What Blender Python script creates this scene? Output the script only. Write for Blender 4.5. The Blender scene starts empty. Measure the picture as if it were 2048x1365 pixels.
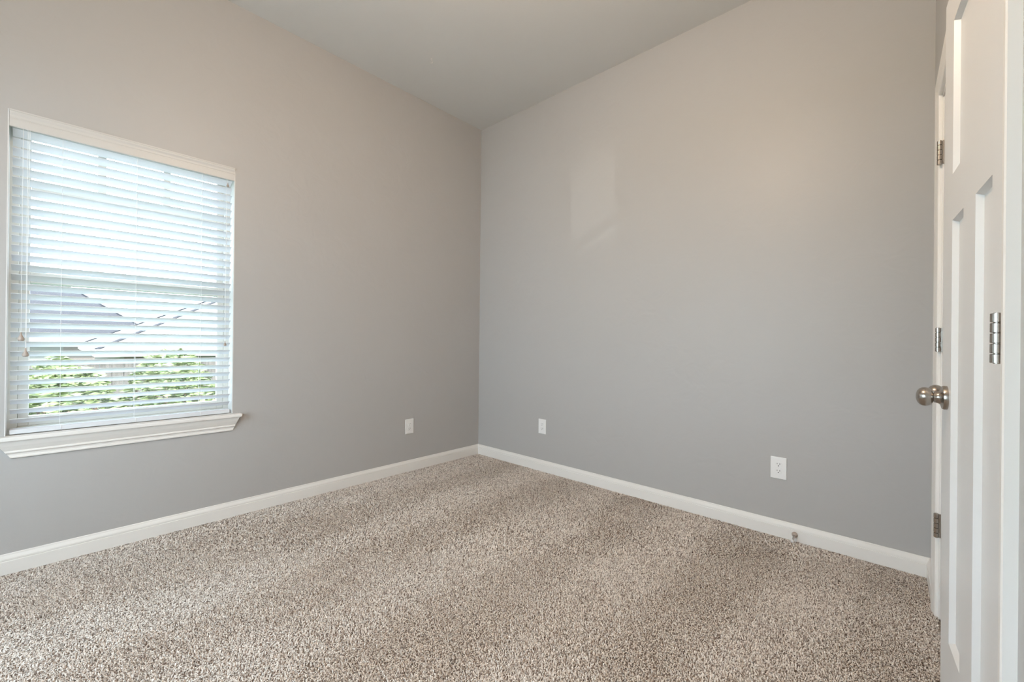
import bpy, bmesh, math, random
import numpy as np
from mathutils import Matrix, Vector

scene = bpy.context.scene
COL = scene.collection
random.seed(7)

# ------------------------------------------------------------------ camera
FPX = 843.29                                   # focal length in pixels of a 2048 wide frame
YAW, PITCH, ROLL = -0.7445, 0.0013, 0.0104
CAM = Vector((2.9233, -2.7175, 1.0587))
fw = Vector((math.sin(YAW) * math.cos(PITCH), math.cos(YAW) * math.cos(PITCH), math.sin(PITCH)))
rt = Vector((math.cos(YAW), -math.sin(YAW), 0))
up = rt.cross(fw)
r2 = rt * math.cos(ROLL) + up * math.sin(ROLL)
u2 = up * math.cos(ROLL) - rt * math.sin(ROLL)
cd = bpy.data.cameras.new('camera')
cam = bpy.data.objects.new('camera', cd)
COL.objects.link(cam)
cd.sensor_width = 36
cd.lens = 36 * FPX / 2048
cd.clip_start = 0.02
m = Matrix((r2, u2, -fw)).transposed().to_4x4()
m.translation = CAM
cam.matrix_world = m
scene.camera = cam

# ------------------------------------------------------------------ world, sun, exposure
world = bpy.data.worlds.new('daylight')
scene.world = world
world.use_nodes = True
bg = world.node_tree.nodes['Background']
bg.inputs['Color'].default_value = (0.735, 0.865, 1.0, 1)
bg.inputs['Strength'].default_value = 10.6
sl = bpy.data.lights.new('sun', 'SUN')
sl.energy = 14.0
sl.angle = 0.01
sl.color = (1, 0.95, 0.86)
sun = bpy.data.objects.new('sun', sl)
COL.objects.link(sun)
sun.rotation_euler = Vector((-0.62, -0.30, -0.95)).to_track_quat('-Z', 'Y').to_euler()
# low sun thrown up by a reflection outside (a pane or car glass in the side yard): the faint slatted patch on the back wall
gl_ = bpy.data.lights.new('sun_glint', 'SPOT')
gl_.energy = 800
gl_.spot_size = 2 * math.atan(0.46 / 12)
gl_.spot_blend = 0.75
gl_.shadow_soft_size = 0.02
gl_.color = (1, 0.98, 0.95)
glint = bpy.data.objects.new('sun_glint', gl_)
COL.objects.link(glint)
GD = Vector((1, 1.85, 0.45)).normalized()
glint.location = Vector((1.27, 0, 2.14)) - GD * 12
glint.rotation_euler = GD.to_track_quat('-Z', 'Y').to_euler()
LAMP_STRENGTH = 67.0
LAMP_COLOR = (1.0, 0.76, 0.54, 1)
vs = scene.view_settings
vs.view_transform = 'Standard'
vs.look = 'None'
vs.exposure = 0.0
vs.gamma = 1.0
vs.use_curve_mapping = False
scene.cycles.diffuse_bounces = 7
scene.cycles.max_bounces = 14
scene.cycles.transparent_max_bounces = 16

# ------------------------------------------------------------------ room dimensions
H = 3.05
YF = -3.90                                      # wall behind the camera
W0, AW = 3.032, math.radians(1.0)               # closet wall, a hair out of square
SD = Vector((math.sin(AW), -math.cos(AW), 0))   # along the closet wall, from the far corner
ND = Vector((-math.cos(AW), -math.sin(AW), 0))  # out of it, into the room
OY0, OY1, OZ0, OZ1 = -2.866, -1.994, 0.593, 2.074    # window opening


# ------------------------------------------------------------------ materials
def mat(name, color, rough=0.5, metal=0.0, spec=0.5, **kw):
    mt = bpy.data.materials.new(name)
    mt.use_nodes = True
    b = mt.node_tree.nodes['Principled BSDF']
    b.inputs['Base Color'].default_value = (*color, 1)
    b.inputs['Roughness'].default_value = rough
    b.inputs['Metallic'].default_value = metal
    b.inputs['Specular IOR Level'].default_value = spec
    for k, v in kw.items():
        b.inputs[k.replace('_', ' ')].default_value = v
    return mt


def nodes(mt):
    return mt.node_tree.nodes, mt.node_tree.links, mt.node_tree.nodes['Principled BSDF']


def add_bump(mt, scale, strength, dist, detail=4, rough=0.55, kind='noise', distortion=0.0):
    N, L, b = nodes(mt)
    tc = N.new('ShaderNodeTexCoord')
    if kind == 'noise':
        t = N.new('ShaderNodeTexNoise')
        t.inputs['Detail'].default_value = detail
        t.inputs['Roughness'].default_value = rough
        t.inputs['Distortion'].default_value = distortion
        out = t.outputs['Fac']
    else:
        t = N.new('ShaderNodeTexVoronoi')
        out = t.outputs['Distance']
    t.inputs['Scale'].default_value = scale
    L.new(tc.outputs['Object'], t.inputs['Vector'])
    bp = N.new('ShaderNodeBump')
    bp.inputs['Strength'].default_value = strength
    bp.inputs['Distance'].default_value = dist
    L.new(out, bp.inputs['Height'])
    prev = b.inputs['Normal'].links
    if prev:
        L.new(prev[0].from_socket, bp.inputs['Normal'])
    L.new(bp.outputs['Normal'], b.inputs['Normal'])


def vary(mt, c1, c2, scale, detail=3, lo=0.35, hi=0.65, coord='Object', stretch=None):
    N, L, b = nodes(mt)
    tc = N.new('ShaderNodeTexCoord')
    t = N.new('ShaderNodeTexNoise')
    t.inputs['Scale'].default_value = scale
    t.inputs['Detail'].default_value = detail
    src = tc.outputs[coord]
    if stretch:
        mp = N.new('ShaderNodeMapping')
        mp.inputs['Scale'].default_value = stretch
        L.new(src, mp.inputs['Vector'])
        src = mp.outputs['Vector']
    L.new(src, t.inputs['Vector'])
    r = N.new('ShaderNodeValToRGB')
    r.color_ramp.elements[0].position = lo
    r.color_ramp.elements[1].position = hi
    r.color_ramp.elements[0].color = (*c1, 1)
    r.color_ramp.elements[1].color = (*c2, 1)
    L.new(t.outputs['Fac'], r.inputs['Fac'])
    L.new(r.outputs['Color'], b.inputs['Base Color'])


WALL = (0.47, 0.455, 0.445)
M_wall = mat('greige wall paint', WALL, 0.42, spec=0.35)
add_bump(M_wall, 9.0, 0.16, 0.012, detail=2, rough=0.5, distortion=1.2)
add_bump(M_wall, 170.0, 0.10, 0.0015, detail=3)
M_ceil = mat('ceiling paint', (0.64, 0.63, 0.615), 0.75, spec=0.2)
add_bump(M_ceil, 12.0, 0.10, 0.010, detail=2, distortion=0.8)
add_bump(M_ceil, 150.0, 0.10, 0.0015)
M_trim = mat('semi-gloss trim paint', (0.83, 0.80, 0.765), 0.32)
add_bump(M_trim, 60.0, 0.03, 0.002)
M_door = mat('white door paint', (0.72, 0.71, 0.70), 0.35)
add_bump(M_door, 90.0, 0.04, 0.0015)
M_vinyl = mat('white vinyl', (0.62, 0.615, 0.575), 0.4)
add_bump(M_vinyl, 50.0, 0.02, 0.002)
M_val = mat('shade-greyed valance', (0.60, 0.58, 0.56), 0.4)  # white greyed down: the dimmer light on the valance is put into its colour
add_bump(M_val, 40.0, 0.03, 0.002)
M_slat = mat('white blind slat', (0.70, 0.71, 0.735), 0.38)
add_bump(M_slat, 40.0, 0.03, 0.002)
M_cord = mat('white cord', (0.86, 0.86, 0.86), 0.7)
add_bump(M_cord, 900.0, 0.3, 0.0005)
M_tassel = mat('taupe wooden tassel', (0.42, 0.34, 0.29), 0.5)
vary(M_tassel, (0.40, 0.32, 0.27), (0.46, 0.38, 0.33), 60)
M_plate = mat('white plastic plate', (0.86, 0.85, 0.84), 0.3)
add_bump(M_plate, 200.0, 0.02, 0.0005)
M_slot = mat('dark slot', (0.03, 0.03, 0.03), 0.6)
vary(M_slot, (0.025, 0.025, 0.025), (0.04, 0.04, 0.04), 80)
M_metal = mat('brushed nickel', (0.43, 0.395, 0.36), 0.25, 1.0)
N, L, b = nodes(M_metal)
b.inputs['Anisotropic'].default_value = 0.5
add_bump(M_metal, 500.0, 0.03, 0.0003)
M_rubber = mat('grey rubber', (0.42, 0.40, 0.38), 0.7)
add_bump(M_rubber, 300.0, 0.05, 0.0005)
M_hookm = mat('white hook', (0.75, 0.72, 0.70), 0.4)
add_bump(M_hookm, 200.0, 0.05, 0.0005)
M_base = mat('carpet backing', (0.17, 0.135, 0.115), 0.95, spec=0.1)
vary(M_base, (0.20, 0.165, 0.14), (0.42, 0.35, 0.30), 120, 4)
M_lawn = mat('lawn', (0.05, 0.08, 0.02), 0.9, spec=0.1)
vary(M_lawn, (0.06, 0.10, 0.027), (0.11, 0.15, 0.05), 6, 5)
M_fence = mat('weathered fence boards', (0.34, 0.25, 0.20), 0.85, spec=0.2)
vary(M_fence, (0.085, 0.073, 0.068), (0.14, 0.12, 0.11), 5, 4, stretch=(1, 6, 0.5))
M_leaf = mat('bright green leaf', (0.36, 0.62, 0.14), 0.5)
vary(M_leaf, (0.09, 0.122, 0.036), (0.24, 0.26, 0.13), 9, 3)
M_bark = mat('shrub bark', (0.2, 0.14, 0.1), 0.9)
vary(M_bark, (0.15, 0.10, 0.07), (0.26, 0.19, 0.14), 30)
M_shingle = mat('grey shingles', (0.36, 0.36, 0.42), 0.9, spec=0.2)
vary(M_shingle, (0.040, 0.0385, 0.046), (0.050, 0.048, 0.055), 14, 3, stretch=(1, 1, 4))
M_roofpale = mat('pale tan shingles', (0.58, 0.55, 0.52), 0.9, spec=0.2)
vary(M_roofpale, (0.22, 0.21, 0.20), (0.27, 0.26, 0.25), 14, 3, stretch=(1, 1, 4))
M_conc = mat('pale concrete', (0.4, 0.39, 0.37), 0.9, spec=0.2)  # kept pale so the added slab throws more daylight upward
vary(M_conc, (0.46, 0.45, 0.43), (0.56, 0.55, 0.53), 5)
M_brick = mat('brick', (0.45, 0.30, 0.24), 0.9, spec=0.2)
N, L, b = nodes(M_brick)
bt = N.new('ShaderNodeTexBrick')
bt.inputs['Color1'].default_value = (0.18, 0.15, 0.14, 1)
bt.inputs['Color2'].default_value = (0.15, 0.12, 0.11, 1)
bt.inputs['Mortar'].default_value = (0.2, 0.19, 0.18, 1)
bt.inputs['Scale'].default_value = 4.0
L.new(bt.outputs['Color'], b.inputs['Base Color'])

M_glass = bpy.data.materials.new('window glass')
M_glass.use_nodes = True
N, L = M_glass.node_tree.nodes, M_glass.node_tree.links
N.remove(N['Principled BSDF'])
tr = N.new('ShaderNodeBsdfTransparent')
tr.inputs['Color'].default_value = (0.90, 0.93, 0.92, 1)
gl = N.new('ShaderNodeBsdfGlossy')
gl.inputs['Roughness'].default_value = 0.0
fr = N.new('ShaderNodeLayerWeight')          # reflection rises towards grazing, the same from both faces of the thin pane
fr.inputs['Blend'].default_value = 0.5
pw = N.new('ShaderNodeMath')
pw.operation = 'POWER'
pw.inputs[1].default_value = 5.0
L.new(fr.outputs['Facing'], pw.inputs[0])
mr = N.new('ShaderNodeMapRange')
mr.inputs['To Min'].default_value = 0.03
mr.inputs['To Max'].default_value = 0.9
L.new(pw.outputs[0], mr.inputs['Value'])
mx = N.new('ShaderNodeMixShader')
L.new(mr.outputs[0], mx.inputs[0])
L.new(tr.outputs[0], mx.inputs[1])
L.new(gl.outputs[0], mx.inputs[2])
L.new(mx.outputs[0], N['Material Output'].inputs['Surface'])

M_lamp = bpy.data.materials.new('lit lamp glass')
M_lamp.use_nodes = True
N, L, b = nodes(M_lamp)
b.inputs['Base Color'].default_value = (0.9, 0.88, 0.84, 1)
b.inputs['Emission Color'].default_value = LAMP_COLOR
b.inputs['Emission Strength'].default_value = LAMP_STRENGTH


# ------------------------------------------------------------------ mesh helpers
def add_box(bm, x0, x1, y0, y1, z0, z1, M=None):
    vs_ = [bm.verts.new((x, y, z)) for z in (z0, z1) for y in (y0, y1) for x in (x0, x1)]
    f = [(0, 2, 3, 1), (4, 5, 7, 6), (0, 1, 5, 4), (2, 6, 7, 3), (0, 4, 6, 2), (1, 3, 7, 5)]
    for q in f:
        bm.faces.new([vs_[i] for i in q])
    if M:
        for v in vs_:
            v.co = M @ v.co
    return vs_


def add_prism(bm, prof, fn, t0, t1):
    """profile points (a,b) swept between t0 and t1; fn(a,b,t) -> point; t0/t1 may be callables of (a,b)"""
    g = lambda t, a, b_: t(a, b_) if callable(t) else t
    A = [bm.verts.new(fn(a, b_, g(t0, a, b_))) for a, b_ in prof]
    B = [bm.verts.new(fn(a, b_, g(t1, a, b_))) for a, b_ in prof]
    n = len(prof)
    for i in range(n):
        j = (i + 1) % n
        bm.faces.new((A[i], A[j], B[j], B[i]))
    bm.faces.new(A[::-1])
    bm.faces.new(B)


def add_lathe(bm, prof, M, seg=32, cap=True):
    """prof: (radius, height) about local z, moved by matrix M"""
    rings = []
    for r, h in prof:
        if r < 1e-6:
            rings.append([bm.verts.new(M @ Vector((0, 0, h)))])
        else:
            rings.append([bm.verts.new(M @ Vector((r * math.cos(2 * math.pi * k / seg), r * math.sin(2 * math.pi * k / seg), h)))
                          for k in range(seg)])
    for a, c in zip(rings, rings[1:]):
        for k in range(seg):
            k2 = (k + 1) % seg
            if len(a) == 1 and len(c) > 1:
                bm.faces.new((a[0], c[k2], c[k]))
            elif len(c) == 1 and len(a) > 1:
                bm.faces.new((a[k], a[k2], c[0]))
            elif len(a) > 1:
                bm.faces.new((a[k], a[k2], c[k2], c[k]))
    if cap:
        if len(rings[0]) > 1:
            bm.faces.new(rings[0][::-1])
        if len(rings[-1]) > 1:
            bm.faces.new(rings[-1])


def add_tube(bm, pts, r, seg=8):
    pts = [Vector(p) for p in pts]
    rings = []
    for i, p in enumerate(pts):
        d = (pts[min(i + 1, len(pts) - 1)] - pts[max(i - 1, 0)]).normalized()
        q = d.to_track_quat('Z', 'Y')
        rings.append([bm.verts.new(p + q @ Vector((r * math.cos(2 * math.pi * k / seg), r * math.sin(2 * math.pi * k / seg), 0)))
                      for k in range(seg)])
    for a, c in zip(rings, rings[1:]):
        for k in range(seg):
            bm.faces.new((a[k], a[(k + 1) % seg], c[(k + 1) % seg], c[k]))
    bm.faces.new(rings[0][::-1])
    bm.faces.new(rings[-1])


def obj(name, bm, m_, parent=None, smooth=False, bevel=0.0, bevel_angle=30):
    bmesh.ops.recalc_face_normals(bm, faces=bm.faces[:])
    me = bpy.data.meshes.new(name)
    bm.to_mesh(me)
    bm.free()
    for x in (m_ if isinstance(m_, (list, tuple)) else [m_]):
        me.materials.append(x)
    o = bpy.data.objects.new(name, me)
    COL.objects.link(o)
    if parent is not None:
        o.parent = parent
    if bevel:
        md = o.modifiers.new('bevel', 'BEVEL')
        md.width = bevel
        md.segments = 3
        md.limit_method = 'ANGLE'
        md.angle_limit = math.radians(bevel_angle)
    if smooth:
        me.shade_smooth()
    return o


def smooth_by_angle(o, deg=35):
    me = o.data
    me.shade_smooth()
    me.set_sharp_from_angle(angle=math.radians(deg))


def tag(o, label, cat=None, group=None, kind=None):
    o['label'] = label
    if cat:
        o['category'] = cat
    if group:
        o['group'] = group
    if kind:
        o['kind'] = kind
    return o


def thing(name, label, cat, loc=(0, 0, 0), rot=None, group=None, kind=None):
    o = bpy.data.objects.new(name, None)
    o.empty_display_size = 0.05
    COL.objects.link(o)
    o.location = loc
    if rot is not None:
        o.rotation_euler = rot
    return tag(o, label, cat, group, kind)


def dup(o, parent=None):
    c = o.copy()
    COL.objects.link(c)
    if parent is not None:
        c.parent = parent
    for ch in list(o.children):
        d = ch.copy()
        COL.objects.link(d)
        d.parent = c
        for g in list(ch.children):
            e = g.copy()
            COL.objects.link(e)
            e.parent = d
    return c


def cw(s, n, z=0.0):
    """a point on the closet wall: s along it from the corner, n out of it"""
    return Vector((W0, 0, z)) + SD * s + ND * n


CWM = Matrix((SD, ND, Vector((0, 0, 1)))).transposed().to_4x4()    # local (s, n, z) -> world
CWM.translation = Vector((W0, 0, 0))

# ------------------------------------------------------------------ room shell
bm = bmesh.new()
add_box(bm, -0.16, 3.9, YF - 0.12, 0.12, -0.15, -0.006)
tag(obj('floor', bm, M_base), 'floor under the speckled beige carpet', 'floor', kind='structure')
bm = bmesh.new()
add_box(bm, -0.16, 3.9, YF - 0.12, 0.12, H, H + 0.15)
tag(obj('ceiling', bm, M_ceil), 'plain light grey ceiling', 'ceiling', kind='structure')
bm = bmesh.new()
add_box(bm, -0.16, 0, YF - 0.12, OY0, 0, H)
add_box(bm, -0.16, 0, OY1, 0.12, 0, H)
add_box(bm, -0.16, 0, OY0, OY1, 0, OZ0)
add_box(bm, -0.16, 0, OY0, OY1, OZ1, H)
tag(obj('wall_left', bm, M_wall), 'greige wall holding the window with white blind', 'wall', kind='structure')
bm = bmesh.new()
add_box(bm, 0, 3.9, 0, 0.12, 0, H)
tag(obj('wall_back', bm, M_wall), 'plain greige wall facing the camera to the right of the corner', 'wall', kind='structure')
bm = bmesh.new()
FX0, FX1, FZ0, FZ1 = 0.40, 2.42, 0.45, 2.10  # opening sized for the fill daylight
add_box(bm, 0, FX0, YF - 0.12, YF, 0, H)
add_box(bm, FX1, 3.9, YF - 0.12, YF, 0, H)
add_box(bm, FX0, FX1, YF - 0.12, YF, 0, FZ0)
add_box(bm, FX0, FX1, YF - 0.12, YF, FZ1, H)
tag(obj('wall_front', bm, M_wall), 'greige wall behind the camera', 'wall', kind='structure')
# closet wall with a double door opening
DS0, DS1, DZ = 0.372, 1.626, 2.040
bm = bmesh.new()
add_box(bm, -0.02, DS0, -0.12, 0, 0, H, CWM)
add_box(bm, DS1, -YF + 0.02, -0.12, 0, 0, H, CWM)
add_box(bm, DS0, DS1, -0.12, 0, DZ, H, CWM)
tag(obj('wall_right', bm, M_wall), 'greige wall around the white closet doors', 'wall', kind='structure')
bm = bmesh.new()
add_box(bm, -0.02, 2.2, -0.76, -0.70, 0, H, CWM)
add_box(bm, -0.08, -0.02, -0.76, -0.12, 0, H, CWM)
add_box(bm, 2.2, 2.26, -0.76, -0.12, 0, H, CWM)
tag(obj('wall_closet', bm, M_wall), 'closet interior behind the white doors', 'wall', kind='structure')

# carpet pile: twisted tufts, leaning in vacuum tracks along the room
def carpet():
    rng = np.random.default_rng(3)
    pts = []
    cx, cy = CAM.x, CAM.y

    def cells(step, sel):
        xs = np.arange(0.004, 3.06, step)
        ys = np.arange(YF + 0.004, -0.003, step)
        X, Y = np.meshgrid(xs, ys)
        X = X.ravel() + rng.uniform(-0.5, 0.5, X.size) * step * 1.1
        Y = Y.ravel() + rng.uniform(-0.5, 0.5, Y.size) * step * 1.1
        wallx = W0 + math.tan(AW) * (-Y)
        dx, dy = X - cx, Y - cy
        depth = dx * fw.x + dy * fw.y
        lat = dx * rt.x + dy * rt.y
        ok = (X < wallx - 0.002) & (X > 0.002) & (Y < -0.002) & sel(depth)
        ok &= (depth > -0.35) & (np.abs(lat) < 1.45 * depth + 0.7)
        return X[ok], Y[ok], np.full(ok.sum(), step)
    parts = [cells(0.0041, lambda d: d < 2.1), cells(0.0056, lambda d: d >= 2.1)]
    X = np.concatenate([p[0] for p in parts])
    Y = np.concatenate([p[1] for p in parts])
    S = np.concatenate([p[2] for p in parts]) / 0.0041
    n = X.size
    # pile lean: vacuum tracks running along y, blurred by a smooth random field
    def field(x, y, k, seed):
        r = np.random.default_rng(seed)
        v = np.zeros_like(x)
        for _ in range(14):
            a = r.uniform(0, 2 * math.pi)
            kk = k * r.uniform(0.6, 1.5)
            v += np.sin(kk * (x * math.cos(a) + y * math.sin(a)) + r.uniform(0, 6.28))
        return v / 3.7
    tr_ = np.tanh(2.5 * np.sin(2 * math.pi * (X + 0.035 * field(X, Y, 5, 1)) / 0.62) + 0.9 * field(X, Y, 3.5, 2))
    patch = field(X, Y, 9, 5)
    lean = 0.55 * tr_ + 0.25 * patch
    ang = rng.uniform(0, 2 * math.pi, n)
    dxy = np.stack([np.cos(ang) * 0.85 + 0.12 * patch, np.sin(ang) * 0.85 + lean], 1)
    ln = rng.uniform(0.0045, 0.0085, n) * S
    hgt = rng.uniform(0.0045, 0.0085, n) * (0.5 + 0.5 * S)
    wid = rng.uniform(0.0010, 0.0019, n) * S
    d = dxy / np.linalg.norm(dxy, axis=1, keepdims=True)
    mag = np.clip(np.linalg.norm(dxy, axis=1), 0.3, 1.3)
    side = np.stack([-d[:, 1], d[:, 0]], 1)
    base = np.stack([X, Y], 1)
    V = np.zeros((n, 9, 3), np.float32)
    for i, (t, hz, w) in enumerate([(0.0, -0.004, 0.8), (0.45, 0.75, 1.15), (1.0, 1.0, 0.55)]):
        c = base + d * (ln * mag * t)[:, None]
        z = np.where(hz < 0, hz, hgt * hz) - (0.0025 * mag if i == 2 else 0)
        for j, sgn in enumerate((-1, 0, 1)):
            V[:, i * 3 + j, :2] = c + side * (wid * w * sgn)[:, None]
            V[:, i * 3 + j, 2] = z + (0.0007 * S if sgn == 0 else 0) - 0.005
    V[:, :, 0] = np.maximum(V[:, :, 0], 0.0135)
    V[:, :, 1] = np.minimum(V[:, :, 1], -0.0135)
    F = np.array([[0, 1, 4, 3], [1, 2, 5, 4], [3, 4, 7, 6], [4, 5, 8, 7]])
    faces = (np.arange(n)[:, None, None] * 9 + F[None]).reshape(-1, 4)
    me = bpy.data.meshes.new('carpet_pile')
    me.vertices.add(n * 9)
    me.vertices.foreach_set('co', V.ravel())
    me.loops.add(faces.size)
    me.loops.foreach_set('vertex_index', faces.ravel().astype(np.int32))
    me.polygons.add(len(faces))
    me.polygons.foreach_set('loop_start', np.arange(0, faces.size, 4, dtype=np.int32))
    me.update(calc_edges=True)
    me.shade_smooth()
    # yarn colour of each tuft: mostly oatmeal, some taupe, a few dark brown flecks
    pal = np.array([[0.90, 0.835, 0.775], [0.83, 0.75, 0.685], [0.71, 0.625, 0.565], [0.48, 0.405, 0.355], [0.25, 0.195, 0.165]])
    idx = rng.choice(5, n, p=[0.28, 0.30, 0.23, 0.13, 0.06])
    c = pal[idx] * rng.uniform(0.9, 1.1, (n, 1))
    rgba = np.ones((n, 9, 4), np.float32)
    rgba[:, :, :3] = c[:, None, :]
    at = me.color_attributes.new('yarn', 'FLOAT_COLOR', 'POINT')
    at.data.foreach_set('color', rgba.ravel())
    M_c = mat('carpet yarn', (0.5, 0.42, 0.36), 0.9, spec=0.1)
    N_, L_, b_ = nodes(M_c)
    a_ = N_.new('ShaderNodeAttribute')
    a_.attribute_name = 'yarn'
    L_.new(a_.outputs['Color'], b_.inputs['Base Color'])
    me.materials.append(M_c)
    o = bpy.data.objects.new('carpet_pile', me)
    COL.objects.link(o)
    tag(o, 'speckled beige and brown cut pile carpet covering the floor', 'carpet', kind='stuff')


carpet()

# baseboards
BP = [(0, 0), (0.0145, 0), (0.0145, 0.0570), (0.0138, 0.0585), (0.0105, 0.0590), (0.0105, 0.0625), (0.0130, 0.0632), (0.0122, 0.0690),
      (0.0090, 0.0760), (0.0058, 0.0820), (0.0048, 0.0875), (0.0035, 0.0895), (0, 0.0895)]
bm = bmesh.new()
add_prism(bm, BP, lambda a, z, t: (a, t, z), YF, lambda a, z: -a)
tag(obj('baseboard_left', bm, M_trim), 'white baseboard along the window wall', 'baseboard', kind='structure')
bm = bmesh.new()
add_prism(bm, BP, lambda a, z, t: (t, -a, z), lambda a, z: a, lambda a, z: W0 - a)
tag(obj('baseboard_back', bm, M_trim), 'white baseboard along the back wall with the door stop', 'baseboard', kind='structure')
bm = bmesh.new()
add_prism(bm, BP, lambda a, z, t: cw(t, a, z), lambda a, z: a, 0.305)
add_prism(bm, BP, lambda a, z, t: cw(t, a, z), 1.70, -YF)
tag(obj('baseboard_right', bm, M_trim), 'white baseboard stub beside the closet door casing', 'baseboard', kind='structure')

# ------------------------------------------------------------------ window
win = thing('window_1', 'white single-hung window with a small grid in its upper sash', 'window', (-0.12, (OY0 + OY1) / 2, OZ0), kind='structure')
wl = win.location
Mw = Matrix.Translation(-Vector(wl))


def wbox(bm, x0, x1, y0, y1, z0, z1):
    add_box(bm, x0, x1, y0, y1, z0, z1, Mw)


fy0, fy1, fz0, fz1 = OY0, OY1, OZ0 + 0.012, OZ1
bm = bmesh.new()
wbox(bm, -0.150, -0.088, fy0, fy0 + 0.034, fz0, fz1)
wbox(bm, -0.150, -0.088, fy1 - 0.030, fy1, fz0, fz1)
wbox(bm, -0.150, -0.088, fy0 + 0.034, fy1 - 0.030, fz1 - 0.034, fz1)
wbox(bm, -0.150, -0.088, fy0 + 0.034, fy1 - 0.030, fz0, fz0 + 0.034)
obj('window_frame', bm, M_vinyl, win, bevel=0.002)
ZM = 1.333
iy0, iy1 = fy0 + 0.0345, fy1 - 0.0305


def sash(name, x0, x1, z0, z1, bot, top):
    bm = bmesh.new()
    wbox(bm, x0, x1, iy0, iy0 + 0.034, z0, z1)
    wbox(bm, x0, x1, iy1 - 0.032, iy1, z0, z1)
    wbox(bm, x0, x1, iy0 + 0.034, iy1 - 0.032, z0, z0 + bot)
    wbox(bm, x0, x1, iy0 + 0.034, iy1 - 0.032, z1 - top, z1)
    o = obj(name, bm, M_vinyl, win, bevel=0.002)
    g = bmesh.new()
    xm = (x0 + x1) / 2
    wbox(g, xm - 0.002, xm + 0.002, iy0 + 0.0345, iy1 - 0.0325, z0 + bot + 0.0005, z1 - top - 0.0005)
    obj('glass_pane', g, M_glass, o)
    return o


up_s = sash('upper_sash', -0.146, -0.122, ZM - 0.022, fz1 - 0.0345, 0.040, 0.030)
lo_s = sash('lower_sash', -0.119, -0.095, fz0 + 0.0345, ZM + 0.030, 0.045, 0.050)
bm = bmesh.new()
gz = 1.772
wbox(bm, -0.131, -0.125, iy0 + 0.035, iy1 - 0.033, gz - 0.011, gz + 0.011)
for gy in (-2.556, -2.293):
    wbox(bm, -0.131, -0.125, gy - 0.016, gy + 0.016, gz + 0.0115, fz1 - 0.065)
obj('muntin_grid', bm, M_vinyl, up_s, bevel=0.001)

# white painted returns of the opening
bm = bmesh.new()
add_box(bm, -0.0875, 0.0, OY0 + 0.0003, OY0 + 0.004, OZ0 + 0.0202, OZ1 - 0.0003)
add_box(bm, -0.0875, 0.0, OY1 - 0.004, OY1 - 0.0003, OZ0 + 0.0202, OZ1 - 0.0003)
tag(obj('trim_5', bm, M_door), 'white painted side returns of the window opening', 'window trim', kind='structure')

# stool and apron
bm = bmesh.new()
add_box(bm, -0.088, 0.0, OY0 + 0.001, OY1 - 0.001, OZ0 + 0.0005, OZ0 + 0.0195)
add_box(bm, 0.0005, 0.041, -2.908, -1.953, OZ0 + 0.0005, OZ0 + 0.0195)
bmesh.ops.remove_doubles(bm, verts=bm.verts[:], dist=0.0001)
tag(obj('trim_1', bm, M_trim, bevel=0.004), 'white window stool under the blind', 'window sill', kind='structure')
AP = [(0, 0.5930), (0.030, 0.5930), (0.0295, 0.587), (0.0230, 0.570), (0.0150, 0.5545), (0.0105, 0.5475), (0.0105, 0.5455),
      (0.0140, 0.5440), (0.0145, 0.5395), (0.0120, 0.5365), (0.0080, 0.5340), (0.0062, 0.5270), (0.0060, 0.5220),
      (0.0092, 0.5205), (0.0092, 0.5145), (0.0075, 0.5130), (0, 0.5130)]
bm = bmesh.new()
add_prism(bm, AP, lambda a, z, t: (a, t, z), lambda a, z: -2.845 - max(0, z - 0.513) * 0.60, lambda a, z: -1.995 + max(0, z - 0.513) * 0.38)
tag(obj('trim_2', bm, M_trim), 'white moulded apron below the window stool', 'window trim', kind='structure')

# unseen window added in the wall behind the camera, for fill daylight
w2 = thing('fill_window', 'unseen white framed window added behind the camera to let in fill daylight', 'window', ((FX0 + FX1) / 2, YF - 0.07, FZ0), kind='structure')
M2 = Matrix.Translation(-Vector(w2.location))
bm = bmesh.new()
xm2 = (FX0 + FX1) / 2
for a, c in ((FX0, FX0 + 0.05), (xm2 - 0.03, xm2 + 0.03), (FX1 - 0.05, FX1)):
    add_box(bm, a, c, YF - 0.11, YF - 0.05, FZ0, FZ1, M2)
for a, c in ((FX0 + 0.05, xm2 - 0.03), (xm2 + 0.03, FX1 - 0.05)):
    add_box(bm, a, c, YF - 0.11, YF - 0.05, FZ0, FZ0 + 0.05, M2)
    add_box(bm, a, c, YF - 0.11, YF - 0.05, FZ1 - 0.05, FZ1, M2)
f2 = obj('window_frame', bm, M_vinyl, w2)
for a, c in ((FX0 + 0.0505, xm2 - 0.0305), (xm2 + 0.0305, FX1 - 0.0505)):
    bm = bmesh.new()
    add_box(bm, a, c, YF - 0.082, YF - 0.078, FZ0 + 0.0505, FZ1 - 0.0505, M2)
    obj('glass_pane', bm, M_glass, f2)

# ------------------------------------------------------------------ blind
bl = thing('window_blind', 'white faux wood venetian blind with tilted open slats in the window', 'window blind', (-0.035, (OY0 + OY1) / 2, OZ0 + 0.02))
BO = Vector(bl.location)
Mb = Matrix.Translation(-BO)
SY0, SY1 = -2.852, -2.006
PITCHZ, Z0, NS = 0.0437, 0.6735, 31
TILT = math.radians(28)


def slat_mesh():
    bm = bmesh.new()
    n = 8
    top, bot = [], []
    for i in range(n + 1):
        a = -0.025 + 0.05 * i / n
        z = 0.0022 * (1 - (a / 0.025) ** 2)
        top.append((a, z + 0.0013))
        bot.append((a, z - 0.0013))
    add_prism(bm, top + bot[::-1], lambda a, z, t: (a, t, z), SY0 - BO.y, SY1 - BO.y)
    return bm


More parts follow.
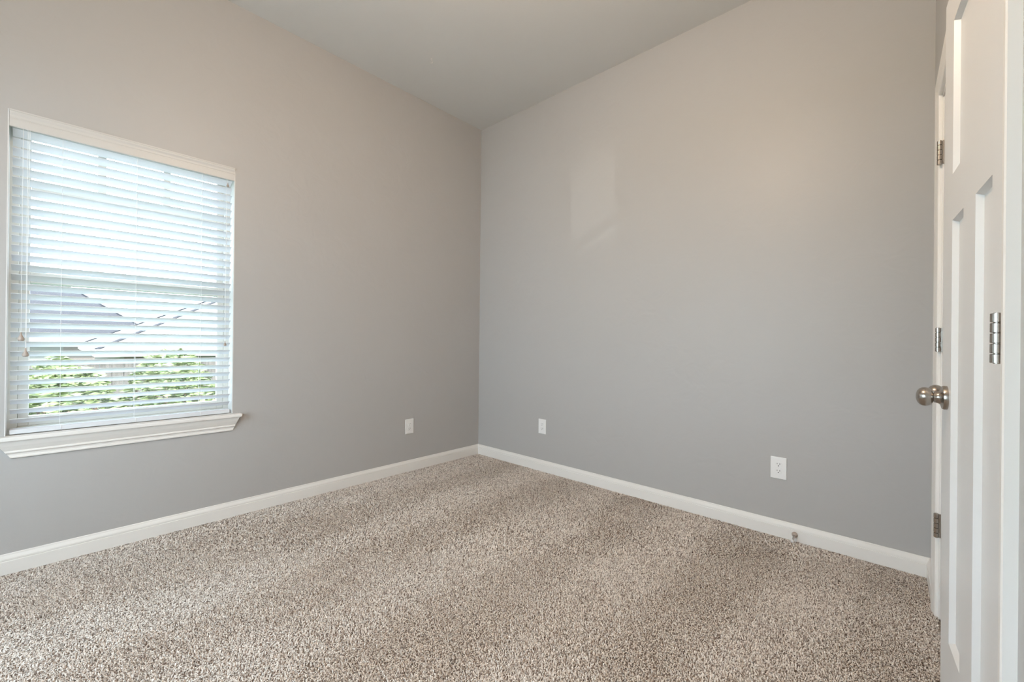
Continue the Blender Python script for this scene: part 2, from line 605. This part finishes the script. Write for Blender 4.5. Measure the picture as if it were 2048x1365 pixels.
s0 = obj('slat', slat_mesh(), M_slat, bl)
smooth_by_angle(s0, 40)
slats = [s0]
for k in range(1, NS):
    c = s0.copy()
    COL.objects.link(c)
    c.parent = bl
    slats.append(c)
for k, s in enumerate(slats):
    s.location = (0, 0, Z0 + PITCHZ * k - BO.z)
    s.rotation_euler = (0, -TILT + random.uniform(-0.012, 0.012), 0)
bm = bmesh.new()
add_box(bm, -0.060, -0.012, SY0, SY1, 0.6165, 0.6375, Mb)
obj('bottom_rail', bm, M_slat, bl, bevel=0.003)
bm = bmesh.new()
add_box(bm, -0.062, -0.014, SY0 - 0.008, SY1 + 0.006, 2.028, 2.070, Mb)
obj('headrail', bm, M_slat, bl, bevel=0.001)
VP = [(-0.0105, 1.9985), (0.0005, 1.9985), (0.0018, 2.001), (0.0018, 2.032), (0.0005, 2.034), (0.0005, 2.037), (0.0022, 2.039),
      (0.0022, 2.049), (0.0040, 2.053), (0.0066, 2.058), (0.0072, 2.061), (0.0072, 2.0655), (0.0095, 2.0665), (0.0095, 2.0725), (-0.0105, 2.0725)]
bm = bmesh.new()
add_prism(bm, VP, lambda a, z, t: Mb @ Vector((a, t, z)), OY0 + 0.0050, OY1 - 0.0045)
obj('valance', bm, M_val, bl)
for y in (-2.697, -2.4305, -2.152):
    bm = bmesh.new()
    for x in (-0.0565, -0.0115):
        add_tube(bm, [Mb @ Vector((x, y, 0.639)), Mb @ Vector((x, y, 2.03))], 0.0007, 6)
    for k in range(NS):
        z = Z0 + PITCHZ * k - 0.0035
        dz = 0.0225 * math.tan(TILT)
        add_tube(bm, [Mb @ Vector((-0.0565, y, z - dz)), Mb @ Vector((-0.0115, y, z + dz))], 0.0006, 5)
    add_tube(bm, [Mb @ Vector((-0.0115, y + 0.004, 0.6385)), Mb @ Vector((-0.0100, y + 0.004, 0.6275)), Mb @ Vector((-0.0105, y + 0.004, 0.618))], 0.0016, 6)
    obj('ladder_cord', bm, M_cord, bl)
TP = [(0.0, 0.0), (0.0022, 0.0), (0.0030, -0.004), (0.0028, -0.008), (0.0042, -0.013), (0.0075, -0.020), (0.0098, -0.027),
      (0.0095, -0.031), (0.0070, -0.0345), (0.0, -0.0355)]


def pull_cord(name, y, ztip, x=-0.002, sc=1.0, both=False):
    bm = bmesh.new()
    add_tube(bm, [Mb @ Vector((x - 0.006, y - 0.002, 2.028)), Mb @ Vector((x, y, 1.99)), Mb @ Vector((x, y, ztip + 0.001))], 0.0009, 6)
    if both:
        add_tube(bm, [Mb @ Vector((x - 0.006, y + 0.006, 2.028)), Mb @ Vector((x, y + 0.006, 1.99)), Mb @ Vector((x, y + 0.001, ztip + 0.001))], 0.0009, 6)
    o = obj(name, bm, M_cord, bl)
    t = bmesh.new()
    add_lathe(t, [(r * sc, h * sc) for r, h in TP], Matrix.Translation(Mb @ Vector((x, y, ztip))), 20)
    q = obj('tassel', t, M_tassel, o, smooth=True)
    q['label'] = 'taupe cord tassel'
    return o


pull_cord('lift_cord', -2.820, 1.078, sc=1.12)
pull_cord('lift_cord', -2.806, 1.006, sc=1.12, both=True)
pull_cord('tilt_cord', -2.0365, 1.043, sc=0.8)
pull_cord('tilt_cord', -2.0310, 1.979, sc=0.72)

# ------------------------------------------------------------------ outlets
def make_outlet(label, M):
    o = thing('power_outlet', label, 'power outlet', group='duplex outlets on the walls')
    o.matrix_world = M                      # local x along the wall, y out of it, z up
    bm = bmesh.new()
    add_box(bm, -0.0385, 0.0385, 0.0003, 0.006, -0.0595, 0.0595)
    obj('face_plate', bm, M_plate, o, bevel=0.0035)
    for dz in (0.0185, -0.0185):
        bm = bmesh.new()
        pts = []
        for k in range(32):
            a = 2 * math.pi * k / 32
            pts.append((0.0172 * math.cos(a), max(-0.0135, min(0.0135, 0.0172 * math.sin(a)))))
        add_prism(bm, pts, lambda a, z, t: (a, t, z + dz), 0.004, 0.0078)
        r = obj('receptacle', bm, M_plate, o, bevel=0.0008, bevel_angle=50)
        bm = bmesh.new()
        add_box(bm, -0.0076, -0.0052, 0.0070, 0.0080, dz + 0.0000, dz + 0.0085)
        add_box(bm, 0.0052, 0.0072, 0.0070, 0.0080, dz + 0.0010, dz + 0.0080)
        add_lathe(bm, [(0.0027, 0.0070), (0.0027, 0.0080)], Matrix.Translation((0, 0, dz - 0.0068)) @ Matrix.Rotation(-math.pi / 2, 4, 'X'), 14)
        obj('slot', bm, M_slot, r)
    bm = bmesh.new()
    add_lathe(bm, [(0.0032, 0.0055), (0.0030, 0.0066), (0.0, 0.0070)], Matrix.Rotation(-math.pi / 2, 4, 'X'), 16)
    obj('screw', bm, M_plate, o, smooth=True)
    return o


def frame(px, xdir, ydir):
    z = Vector((0, 0, 1))
    mm = Matrix((Vector(xdir), Vector(ydir), z)).transposed().to_4x4()
    mm.translation = Vector(px)
    return mm


out1 = make_outlet('white duplex outlet plate on the window wall left of the corner', frame((0, -0.764, 0.3625), (0, -1, 0), (1, 0, 0)))
for lab, x, z in (('white duplex outlet plate on the back wall just right of the corner', 0.770, 0.3655),
                  ('white duplex outlet plate low on the back wall above the door stop', 2.433, 0.3765)):
    o = dup(out1)
    o.matrix_world = frame((x, 0, z), (-1, 0, 0), (0, -1, 0))
    o['label'] = lab

# ------------------------------------------------------------------ door stop on the baseboard
ds = thing('door_stop', 'small taupe and grey peg door stop screwed to the back wall baseboard', 'door stop', (2.5124, -0.0146, 0.0387))
R = Matrix.Rotation(math.pi / 2 + 0.22, 4, 'X')          # lathe axis -> -y, drooping a little
bm = bmesh.new()
add_lathe(bm, [(0.0125, -0.002), (0.0135, 0.004), (0.0125, 0.010), (0.0090, 0.015), (0.0050, 0.017)], R, 24)
obj('mounting_base', bm, M_tassel, ds, smooth=True)
bm = bmesh.new()
add_lathe(bm, [(0.0048, 0.015), (0.0045, 0.064)], R, 16)
obj('peg', bm, M_rubber, ds, smooth=True)
bm = bmesh.new()
add_lathe(bm, [(0.0050, 0.0605), (0.0072, 0.0620), (0.0075, 0.0690), (0.0060, 0.0730), (0.0, 0.0740)], R, 20)
obj('rubber_tip', bm, M_hookm, ds, smooth=True)

# ------------------------------------------------------------------ ceiling hook
hk = thing('ceiling_hook', 'tiny white screw hook in the ceiling near the corner', 'hook', (0.474, -0.929, H))
bm = bmesh.new()
add_lathe(bm, [(0.006, 0.0), (0.006, -0.002), (0.003, -0.0035)], Matrix.Identity(4), 16)
obj('collar', bm, M_hookm, hk)
bm = bmesh.new()
pts = [Vector((0, 0, -0.001)), Vector((0, 0, -0.012))]
hd = Vector((-rt.x, -rt.y, 0))
for k in range(0, 11):
    a = math.radians(-10 + 22 * k)
    pts.append(Vector((0, 0, -0.021)) + Vector((0, 0, 1)) * (0.010 * math.cos(a)) - hd * (0.010 * math.sin(a)))
add_tube(bm, pts, 0.0021, 8)
obj('hook_wire', bm, M_hookm, hk, smooth=True)

# ------------------------------------------------------------------ unseen pendant lamp, added above the frame to light the room
cl = thing('fill_pendant', 'unseen white glass globe pendant lamp added to light the room', 'lamp', (2.10, -1.95, H))
bm = bmesh.new()
add_lathe(bm, [(0.062, 0.0), (0.062, -0.012), (0.045, -0.028), (0.012, -0.034)], Matrix.Identity(4), 40)
obj('canopy', bm, M_metal, cl)
bm = bmesh.new()
add_lathe(bm, [(0.007, -0.034), (0.007, -0.255), (0.040, -0.265), (0.046, -0.290)], Matrix.Identity(4), 32)
obj('rod', bm, M_metal, cl)
bm = bmesh.new()
GR, GZ = 0.14, -0.42
add_lathe(bm, [(GR * math.sin(t), GZ + GR * math.cos(t)) for t in [0.32 + (math.pi - 0.32) * k / 20 for k in range(20)]] + [(0.0, GZ - GR)], Matrix.Identity(4), 40)
obj('glass_globe', bm, M_lamp, cl, smooth=True)

# ------------------------------------------------------------------ closet doors, casing
CP = [(0.0, 0.0), (0.0, 0.016), (0.004, 0.018), (0.030, 0.0165), (0.045, 0.013), (0.058, 0.012), (0.063, 0.010), (0.065, 0.006), (0.065, 0.0)]
bm = bmesh.new()
S_OUT0, S_OUT1, Z_OUT = 0.307, 1.692, 2.106
add_prism(bm, CP, lambda a, n, t: cw(S_OUT0 + a, n, t), 0.0, lambda a, n: Z_OUT - a)
add_prism(bm, CP, lambda a, n, t: cw(S_OUT1 - a, n, t), 0.0, lambda a, n: Z_OUT - a)
add_prism(bm, CP, lambda a, n, t: cw(t, n, Z_OUT - a), lambda a, n: S_OUT0 + a, lambda a, n: S_OUT1 - a)
tag(obj('trim_3', bm, M_trim), 'white casing around the closet double door', 'door trim', kind='structure')
bm = bmesh.new()
add_box(bm, DS0, DS0 + 0.015, -0.12, 0.0, 0, DZ, CWM)
add_box(bm, DS1 - 0.015, DS1, -0.12, 0.0, 0, DZ, CWM)
add_box(bm, DS0, DS1, -0.12, 0.0, DZ - 0.012, DZ + 0.003, CWM)
tag(obj('trim_4', bm, M_trim), 'white jamb lining the closet door opening', 'door trim', kind='structure')

LW, LZ0, LZ1, LT = 0.609, 0.014, 2.022, 0.035
PAN = [(0.118, 0.497, 1.513, 1.920), (0.118, 0.249, 0.275, 1.391), (0.367, 0.497, 0.275, 1.391)]


def leaf_mesh():
    """leaf in local (u from hinge edge, v out of the front face, z)"""
    bm = bmesh.new()
    us = [0, 0.118, 0.249, 0.367, 0.497, LW]
    zs = [LZ0, 0.275, 1.391, 1.513, 1.920, LZ1]

    def inside(u, z):
        return any(p[0] < u < p[1] and p[2] < z < p[3] for p in PAN)
    for v, d in ((0.0, -1), (-LT, 1)):
        for i in range(5):
            for j in range(5):
                uc, zc = (us[i] + us[i + 1]) / 2, (zs[j] + zs[j + 1]) / 2
                if not inside(uc, zc):
                    bm.faces.new([bm.verts.new((u, v, z)) for u, z in
                                  ((us[i], zs[j]), (us[i + 1], zs[j]), (us[i + 1], zs[j + 1]), (us[i], zs[j + 1]))])
        for a, c, z0, z1 in PAN:
            o_ = [(a, z0), (c, z0), (c, z1), (a, z1)]
            w, dp = 0.007, 0.012
            i_ = [(a + w, z0 + w), (c - w, z0 + w), (c - w, z1 - w), (a + w, z1 - w)]
            for k in range(4):
                k2 = (k + 1) % 4
                bm.faces.new([bm.verts.new(p) for p in ((o_[k][0], v, o_[k][1]), (o_[k2][0], v, o_[k2][1]),
                                                        (i_[k2][0], v + d * dp, i_[k2][1]), (i_[k][0], v + d * dp, i_[k][1]))])
            bm.faces.new([bm.verts.new((u, v + d * dp, z)) for u, z in i_])
    for (p, q) in (((0, LZ0), (LW, LZ0)), ((LW, LZ0), (LW, LZ1)), ((LW, LZ1), (0, LZ1)), ((0, LZ1), (0, LZ0))):
        bm.faces.new([bm.verts.new(x) for x in ((p[0], 0, p[1]), (q[0], 0, q[1]), (q[0], -LT, q[1]), (p[0], -LT, p[1]))])
    bmesh.ops.remove_doubles(bm, verts=bm.verts[:], dist=0.00005)
    return bm


KN_ROS = [(0.0, 0.0), (0.0325, 0.0), (0.0325, 0.006), (0.0310, 0.0095), (0.0255, 0.0110), (0.0225, 0.0118), (0.0180, 0.0145), (0.0160, 0.0180), (0.0150, 0.0215), (0.0150, 0.0245)]
KN_BALL = [(0.0125, 0.0245), (0.0125, 0.0265), (0.0150, 0.0275), (0.0205, 0.0300), (0.0245, 0.0355), (0.0262, 0.0420), (0.0255, 0.0485), (0.0220, 0.0545),
           (0.0160, 0.0588), (0.0085, 0.0612), (0.0, 0.0620)]


def add_knob(parent, u, z, v=0.0):
    Rk = Matrix.Translation((u, v, z)) @ Matrix.Rotation(-math.pi / 2, 4, 'X')
    bm = bmesh.new()
    add_lathe(bm, KN_BALL, Rk, 40, cap=False)
    k = obj('door_knob', bm, M_metal, parent)
    smooth_by_angle(k, 45)
    k['label'] = 'brushed nickel round knob'
    bm = bmesh.new()
    add_lathe(bm, KN_ROS, Rk, 40)
    r_ = obj('rosette', bm, M_metal, k)
    smooth_by_angle(r_, 40)


def add_hinge(parent, z, hl, bv, r):
    """barrel just outside the hinge edge (u<0 side), bv out of the face"""
    bm = bmesh.new()
    seg = [q * hl / 0.0915 for q in (0.0163, 0.0175, 0.0175, 0.0175, 0.0163)]
    h = -hl / 2
    for q in seg:
        add_lathe(bm, [(r - 0.0009, h), (r, h + 0.0006), (r, h + q - 0.0006), (r - 0.0009, h + q)], Matrix.Translation((-0.0015, bv, z)), 20)
        h += q + 0.0016
    add_lathe(bm, [(0.0050, -hl / 2 - 0.0015), (0.0050, hl / 2 + 0.0015)], Matrix.Translation((-0.0015, bv, z)), 16)
    hg = obj('hinge', bm, M_metal, parent)
    smooth_by_angle(hg, 40)
    hg['label'] = 'brushed nickel hinge'
    bm = bmesh.new()
    add_box(bm, -0.0012, 0.0012, -0.004, bv - 0.0085, z - hl / 2, z + hl / 2)
    h = -hl / 2
    for i, q in enumerate(seg):
        if i in (1, 3):
            add_box(bm, -0.0012, 0.0012, bv - 0.0085, bv - 0.004, z + h, z + h + q)
        h += q + 0.0016
    obj('hinge_leaf', bm, M_metal, hg)
    return hg


def make_door(n, label, pivot, udir, vdir, open_deg, hz, hl, bv, r):
    d = thing('door_%d' % n, label, 'closet door', kind='structure')
    a = math.radians(open_deg)
    u = udir * math.cos(a) + vdir * math.sin(a)
    v = vdir * math.cos(a) - udir * math.sin(a)
    mm = Matrix((u, v, Vector((0, 0, 1)))).transposed().to_4x4()
    mm.translation = pivot
    d.matrix_world = mm
    obj('door_leaf', leaf_mesh(), M_door, d)
    add_knob(d, LW - 0.060, 0.917)
    for z in hz:
        add_hinge(d, z, hl, bv, r)
    return d


HZ = (0.361, 1.083, 1.811)
make_door(1, 'nearer white closet door with three recessed panels standing slightly ajar', cw(1.610, -0.001), -SD, ND, 3.55, (0.361, 1.073, 1.811), 0.0855, 0.0150, 0.0088)
make_door(2, 'farther white closet door seen edge-on beside the back wall', cw(0.389, -0.004), SD, ND, 0.8, HZ, 0.0915, 0.0125, 0.0077)

# ------------------------------------------------------------------ outside
def grade(x):
    return -0.45 - 0.115 * max(0.0, min(7.0, -x - 0.5))


bm = bmesh.new()
xs = [-0.17, -0.5, -2, -4, -6, -7.5, -10, -16, -30, -60]
prev = None
for x in xs:
    row = [bm.verts.new((x, y, grade(x))) for y in (-40, -10, 0, 10, 60)]
    if prev:
        for a, c in zip(range(4), range(1, 5)):
            bm.faces.new((prev[a], prev[c], row[c], row[a]))
    prev = row
tag(obj('ground', bm, M_lawn), 'green lawn sloping away outside the window', 'lawn', kind='structure')

bm = bmesh.new()
add_box(bm, -3, 9, -13, YF - 0.13, -0.48, -0.40)  # unseen slab, added as a reflector to brighten the ceiling and upper walls
tag(obj('bounce_slab', bm, M_conc), 'unseen pale concrete slab added outside to bounce daylight into the room', 'bounce_slab', kind='structure')
fn = thing('board_fence', 'weathered brown board fence beyond the shrubs outside the window', 'fence', (-6.6, 0, grade(-6.6)))
fh = 0.66 - grade(-6.6)
bm = bmesh.new()
y = -7.0
while y < 9:
    add_box(bm, -0.01, 0.01, y, y + 0.138, 0.03, fh + random.uniform(-0.012, 0.012))
    y += 0.145
obj('fence_boards', bm, M_fence, fn)
for z in (0.3, fh - 0.25):
    bm = bmesh.new()
    add_box(bm, -0.05, -0.012, -7, 9, z, z + 0.09)
    obj('fence_rail', bm, M_fence, fn)
y = -6.9
while y < 9:
    bm = bmesh.new()
    add_box(bm, -0.145, -0.055, y, y + 0.09, 0, fh - 0.05)
    obj('fence_post', bm, M_fence, fn)
    y += 2.4


def hip_house(name, label, x0, x1, y0, y1, zg, ze, zr, roofm, ov=0.45):
    """ridge along y; hips at both ends"""
    h = thing(name, label, 'house', ((x0 + x1) / 2, (y0 + y1) / 2, zg))
    o = Vector(h.location)
    bm = bmesh.new()
    add_box(bm, x0 - o.x, x1 - o.x, y0 - o.y, y1 - o.y, 0, ze - zg - 0.02)
    obj('house_wall', bm, M_brick, h)
    a0, a1, b0, b1 = x0 - ov - o.x, x1 + ov - o.x, y0 - ov - o.y, y1 + ov - o.y
    run = (a1 - a0) / 2
    xm = (a0 + a1) / 2
    bm = bmesh.new()
    e = [bm.verts.new((x, y, ze - zg)) for x, y in ((a0, b0), (a1, b0), (a1, b1), (a0, b1))]
    r = [bm.verts.new((xm, b0 + run, zr - zg)), bm.verts.new((xm, b1 - run, zr - zg))]
    bm.faces.new((e[0], e[1], r[0]))
    bm.faces.new((e[1], e[2], r[1], r[0]))
    bm.faces.new((e[2], e[3], r[1]))
    bm.faces.new((e[3], e[0], r[0], r[1]))
    bm.faces.new(e[::-1])
    obj('roof', bm, roofm, h)
    bm = bmesh.new()
    t = 0.02
    add_box(bm, a0 - t, a1 + t, b0 - t, b0, ze - zg - 0.16, ze - zg + 0.02)
    add_box(bm, a0 - t, a1 + t, b1, b1 + t, ze - zg - 0.16, ze - zg + 0.02)
    add_box(bm, a1, a1 + t, b0, b1, ze - zg - 0.16, ze - zg + 0.02)
    add_box(bm, a0 - t, a0, b0, b1, ze - zg - 0.16, ze - zg + 0.02)
    obj('fascia', bm, M_trim, h)
    bm = bmesh.new()
    for p, q in ((e_, r_) for e_, r_ in (((a0, b0, 0), 0), ((a1, b0, 0), 0), ((a1, b1, 0), 1), ((a0, b1, 0), 1))):
        rr = Vector((xm, b0 + run if q == 0 else b1 - run, zr - zg + 0.02))
        add_tube(bm, [Vector((p[0], p[1], ze - zg + 0.02)), rr], 0.035, 6)
    add_tube(bm, [Vector((xm, b0 + run, zr - zg + 0.02)), Vector((xm, b1 - run, zr - zg + 0.02))], 0.035, 6)
    obj('ridge_cap', bm, M_shingle, h)
    return h


hip_house('neighbour_house', 'nearer neighbouring house with a pale hip roof beyond the fence', -21.0, -11.5, -1.6, 16, -1.4, 0.75, 3.4, M_roofpale)
hip_house('neighbour_house', 'farther neighbouring house with a lavender grey hip roof behind the pale one', -34.0, -24.5, -24, 0.5, -1.4, 1.0, 5.1, M_shingle)


def shrub(label, x, y, rx, ry, top, seed):
    g = grade(x)
    t = thing('leafy_shrub', label, 'shrub', (x, y, g), group='shrubs below the window')
    rng = random.Random(seed)
    h = top - g
    bm = bmesh.new()
    n = 2600
    for _ in range(n):
        a, ct = rng.uniform(0, 2 * math.pi), rng.uniform(-0.9, 1)
        st = math.sqrt(1 - ct * ct)
        rr = rng.uniform(0.72, 1.04) ** 0.6
        c = Vector((rx * st * math.cos(a) * rr, ry * st * math.sin(a) * rr, h * 0.52 + h * 0.46 * ct * rr))
        c.z += 0.05 * math.sin(9 * c.y + seed)
        q = Vector((rng.gauss(0, 1), rng.gauss(0, 1), rng.gauss(0.6, 1))).normalized().to_track_quat('Z', 'Y')
        ll, ww = rng.uniform(0.035, 0.065), rng.uniform(0.014, 0.024)
        v = [bm.verts.new(c + q @ Vector(p)) for p in ((-ll, 0, 0), (0, -ww, 0.006), (ll, 0, 0), (0, ww, 0.006))]
        bm.faces.new(v)
    obj('foliage', bm, M_leaf, t)
    bm = bmesh.new()
    for k in range(7):
        a = 2 * math.pi * k / 7
        add_tube(bm, [Vector((0.03 * math.cos(a), 0.03 * math.sin(a), -0.03)), Vector((0.35 * rx * math.cos(a), 0.35 * ry * math.sin(a), h * 0.4)),
                      Vector((0.6 * rx * math.cos(a), 0.6 * ry * math.sin(a), h * 0.75))], 0.012, 6)
    obj('stem', bm, M_bark, t)


shrub('low leafy green shrub at the left edge of the window view', -3.1, -3.50, 0.50, 0.37, 0.66, 1)
shrub('leafy green shrub left of the tallest one outside the window', -3.1, -2.62, 0.50, 0.37, 0.84, 5)
shrub('tallest leafy green shrub in the middle of the window view', -3.1, -1.74, 0.50, 0.37, 0.92, 2)
shrub('leafy green shrub right of the tallest one outside the window', -3.1, -0.88, 0.50, 0.36, 0.70, 3)
shrub('low leafy green shrub at the right edge of the window view', -3.1, -0.04, 0.50, 0.34, 0.40, 4)
shrub('leafy shrub in the back row at the left of the window view', -4.35, -3.75, 0.50, 0.40, 0.62, 6)
shrub('leafy shrub in the back row behind the two middle shrubs', -4.35, -2.75, 0.50, 0.42, 0.82, 7)
shrub('leafy shrub in the back row rising highest beyond the middle gap', -4.35, -1.75, 0.50, 0.42, 0.88, 8)
shrub('leafy shrub in the back row at the right of the window view', -4.35, -0.70, 0.50, 0.42, 0.62, 9)
